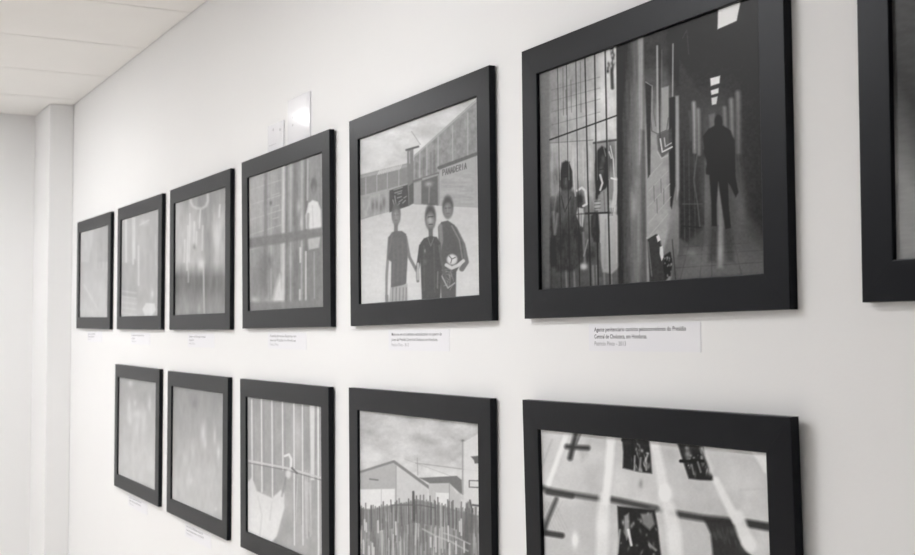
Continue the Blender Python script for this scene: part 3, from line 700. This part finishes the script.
# ---------------------------------------------------------------- framed photographs
FT, FB, REC = 0.0142, 0.0524, 0.0064      # frame depth, face width, recess of the print
def rail(parent, a, b, inward):
    """mitred moulding from outer corner a to outer corner b (x,z in the frame's plane)"""
    a = Vector(a); b = Vector(b); d = (b - a).normalized(); n_ = Vector(inward); L = (b - a).length
    prof = [(0, 0), (0, FT - .0012), (.0004, FT - .0004), (.0014, FT), (FB - .0016, FT), (FB - .0005, FT - .0004), (FB, FT - .0014), (FB, 0)]
    vs = []
    for e in (0, 1):
        for w, y in prof:
            s = w + .00012 if e == 0 else L - w - .00012
            p = a + d * s + n_ * w
            vs.append((p.x, -y, p.y))
    k = len(prof); fs = [tuple(range(k)), tuple(reversed(range(k, 2 * k)))]
    fs += [(i, i + k, (i + 1) % k + k, (i + 1) % k) for i in range(k)]
    o = link('frame_rail', vs, fs, M['frame'], parent)
    # consistent outward normals
    import bmesh
    bm = bmesh.new(); bm.from_mesh(o.data); bmesh.ops.recalc_face_normals(bm, faces=bm.faces); bm.to_mesh(o.data); bm.free()

FR = {   # left x, bottom z (from camera height), width, height, roll, forward lean
 'T1': (-6.1013, 0.0137, 0.7003, 0.5042, -0.00912, 0.00319),
 'T2': (-5.2743, 0.0083, 0.6995, 0.5042, -0.00494, 0.00263),
 'T3': (-4.4606, 0.0045, 0.6975, 0.5042, -0.00002, 0.00358),
 'T4': (-3.6414, 0.0076, 0.6976, 0.5042, 0.00429, 0.01141),
 'T5': (-2.8192, 0.0120, 0.6968, 0.5042, 0.01200, 0.00656),
 'T6': (-2.0016, 0.0227, 0.7028, 0.5042, 0.00952, 0.00398),
 'T7': (-1.1684, 0.0363, 0.7000, 0.5042, 0.00000, 0.00470),
 'B2': (-5.2925, -0.6416, 0.7039, 0.5042, -0.00368, 0.001),
 'B3': (-4.4757, -0.6473, 0.6990, 0.5042, -0.00132, 0.001),
 'B4': (-3.6464, -0.6474, 0.7002, 0.5042, 0.00274, 0.00902),
 'B5': (-2.8183, -0.6417, 0.6974, 0.5042, 0.00867, 0.00610),
 'B6': (-1.9864, -0.6310, 0.7047, 0.5042, 0.01461, 0.02008),
}
LAB = {
 'T1': 'black framed photograph with a very pale print, upper row, nearest the wall pilaster',
 'T2': 'black framed photograph, pale print with small white patch, second from the pilaster, upper row',
 'T3': 'black framed photograph of blurry white drips over a dark band, upper row',
 'T4': 'black framed photograph of a man in white shirt behind bars, under white plates',
 'T5': 'black framed photograph of three youths with a ball in a prison yard',
 'T6': 'black framed photograph of a guard walking down a dark corridor beside a barred cell',
 'T7': 'black framed photograph cut off by the picture edge, dark grey print, nearest the viewer',
 'B2': 'black framed photograph with a faint pale grey print, the farthest in the lower row',
 'B3': 'black framed photograph of faint white spots on grey, second farthest in the lower row',
 'B4': 'black framed photograph of a white cloth and a hand on thin white bars, lower row',
 'B5': 'black framed photograph of cloudy sky, two gabled houses and a stake fence',
 'B6': 'black framed photograph of blurred white streaks over dark windows, nearest one of the lower row',
}
for key, (x, z, W, H, roll, lean) in FR.items():
    t = thing('picture_frame', (x, -0.0004, Z(z)), LAB[key], 'framed photo', 'black framed photographs in two rows')
    t.rotation_mode = 'XYZ'
    # lean the top away from the wall, then turn within the wall plane
    t.matrix_world = Matrix.Translation((x, -0.0004, Z(z))) @ Matrix.Rotation(lean, 4, 'X') @ Matrix.Rotation(-roll, 4, 'Y')
    rail(t, (0, H), (W, H), (0, -1)); rail(t, (W, 0), (0, 0), (0, 1)); rail(t, (0, 0), (0, H), (1, 0)); rail(t, (W, H), (W, 0), (-1, 0))
    S = DRAW[key]()
    print_mesh('photo_print', S, key, FB + .0001, W - FB - .0001, FB + .0001, H - FB - .0001, -(FT - REC), t)
    MB().box(FB + .0005, W - FB - .0005, -(FT - REC) + .001, -.001, FB + .0005, H - FB - .0005).build('backing_board', M['board'], t)

# ---------------------------------------------------------------- caption cards
def text_mesh(name, s, width, cap, m, parent, x, z, y, bold):
    cu = bpy.data.curves.new(name, 'FONT'); cu.body = s; cu.size = 1; cu.resolution_u = 3; cu.offset = bold
    o = bpy.data.objects.new(name, cu); col.objects.link(o)
    dg = bpy.context.evaluated_depsgraph_get()
    me = bpy.data.meshes.new_from_object(o.evaluated_get(dg)); bpy.data.objects.remove(o)
    co = np.zeros(len(me.vertices) * 3); me.vertices.foreach_get('co', co); co = co.reshape(-1, 3)
    w = co[:, 0].max(); out = np.zeros_like(co)
    out[:, 0] = x + co[:, 0] * width / w; out[:, 1] = y; out[:, 2] = z + co[:, 1] * cap / .73
    me.vertices.foreach_set('co', out.ravel()); me.update()
    me.materials.clear(); me.materials.append(m)
    p = bpy.data.objects.new(name, me); col.objects.link(p); p.parent = parent
    return p
CARD_W, CARD_H = .302, .0465
CAPS = {
 'T6': ['Agente penitenciario caminha peloscorredores do Presídio', 'Central de Choluteca, em Honduras.', 'Patricio Pinto - 2013'],
 'T5': ['Menores em um instituto socioeducativo no quarto de', 'jovens do Presídio Central de Choluteca, em Honduras.', 'Patricio Pinto - 2013'],
 'T4': ['Guarda diante de Detentos em', 'celas do Presídio em Honduras.', 'Patricio Pinto'],
 'T3': ['Interior do Presídio Central', 'Honduras', 'Patricio Pinto'],
 'T2': ['Interior do Presídio Central', 'Honduras', 'Patricio Pinto'],
 'T1': ['Interior do Presídio', 'Central Honduras', 'Patricio'],
 'B2': ['Interior do Presídio Central', 'de Honduras', 'Patricio'],
 'B3': ['Interior do Presídio Central', 'de Honduras em 2013', 'Patricio Pinto'],
}
WID = {'T6': (.250, .150, .092), 'T5': (.250, .232, .09), 'T4': (.21, .21, .07), 'T3': (.19, .055, .07), 'T2': (.19, .05, .07), 'T1': (.15, .13, .05), 'B2': (.19, .18, .07), 'B3': (.19, .2, .07)}
CL = {
 'T6': 'white caption card with the sharpest text, below the corridor photograph',
 'T5': 'white caption card with two lines of grey text, below the photograph of three youths',
 'T4': 'white caption card below the photograph of the man in a white shirt',
 'T3': 'tiny white caption card below the drip-like photograph in the upper row',
 'T2': 'tiny white caption card below the pale photograph second from the pilaster',
 'T1': 'tiny white caption card below the palest photograph, nearest the pilaster',
 'B2': 'tiny white caption card below the farthest photograph of the lower row',
 'B3': 'tiny white caption card below the second farthest photograph of the lower row',
}
for key, lines in CAPS.items():
    x, z, W, H, roll, lean = FR[key]
    cx = x + W / 2 - .008; zt = z + W / 2 * roll - .0132
    t = thing('wall_label', (cx, 0, Z(zt)), CL[key], 'caption card', 'caption cards under the photographs')
    t.matrix_world = Matrix.Translation((cx, 0, Z(zt))) @ Matrix.Rotation(-.006 if key[0] == 'T' and key in ('T5', 'T6') else 0, 4, 'Y')
    MB().box(-CARD_W / 2, CARD_W / 2, -.0008, 0, -CARD_H, 0).build('card', M['card'], t)
    for i, (s, w) in enumerate(zip(lines, WID[key])):
        text_mesh('caption_lettering', s, w, .0072, M['pale_ink'] if i == 2 else M['ink'], t, -CARD_W / 2 + .017, -(.0130 + .0120 * i), -.0009, {'T6': .012, 'T5': .004}.get(key, -.004))

# ---------------------------------------------------------------- white plates above the fourth photograph
t = thing('wall_plate', (-3.455, 0, Z(.517)), 'low squarish white plate on the wall, the smaller one, above the barred window photograph', 'wall plate', None)
MB().box(0, .130, -.0045, 0, 0, .079).build('plate', M['plastic'], t, .0015)
MB().box(.028, .118, -.0056, -.0045, .03, .073).build('cover_panel', M['plastic'], t, .0015)
MB().disc(.052, .062, .0042, -.0062, -.0056).build('button', M['grey_plastic'], t)
MB().disc(.108, .054, .0042, -.0062, -.0056).build('button', M['grey_plastic'], t)
MB().box(.014, .072, -.0050, -.0045, .0185, .0200).build('slot', M['grey_plastic'], t)
t = thing('wall_plate', (-3.290, 0, Z(.5175)), 'tall shiny white plate on the wall, the larger one, above the barred window photograph', 'wall plate', None)
MB().box(0, .168, -.005, 0, 0, .127).build('plate', M['plastic'], t, .0015)
MB().box(.116, .156, -.0058, -.005, .008, .114).build('side_panel', M['plastic'], t, .001)
MB().disc(.042, .052, .0032, -.0056, -.005).build('button', M['grey_plastic'], t)
MB().box(.040, .044, -.0054, -.005, .070, .076).build('slot', M['grey_plastic'], t)

# ---------------------------------------------------------------- camera
cam = bpy.data.cameras.new('camera'); co = bpy.data.objects.new('camera', cam); col.objects.link(co)
F = Vector((-0.880405, 0.472294, 0.042719)); R = Vector((0.472706, 0.88122, -0.000529)); U = Vector((0.037895, -0.019728, 0.999087))
m = Matrix(((R.x, U.x, -F.x, 0), (R.y, U.y, -F.y, -1.23), (R.z, U.z, -F.z, CAM_Z), (0, 0, 0, 1)))
co.matrix_world = m
cam.sensor_fit = 'HORIZONTAL'; cam.sensor_width = 36; cam.lens = 1250.849 / 915 * 36
cam.clip_start = .05; cam.clip_end = 50
cam.dof.use_dof = True; cam.dof.focus_distance = 2.3; cam.dof.aperture_fstop = 10
sc.camera = co

# ---------------------------------------------------------------- world and view
w = bpy.data.worlds.new('world'); sc.world = w; w.use_nodes = True
w.node_tree.nodes['Background'].inputs['Color'].default_value = (.8, .85, .9, 1)
w.node_tree.nodes['Background'].inputs['Strength'].default_value = .3
vs = sc.view_settings
vs.view_transform = 'Standard'; vs.look = 'None'; vs.gamma = 1; vs.use_curve_mapping = False
vs.exposure = 0.0
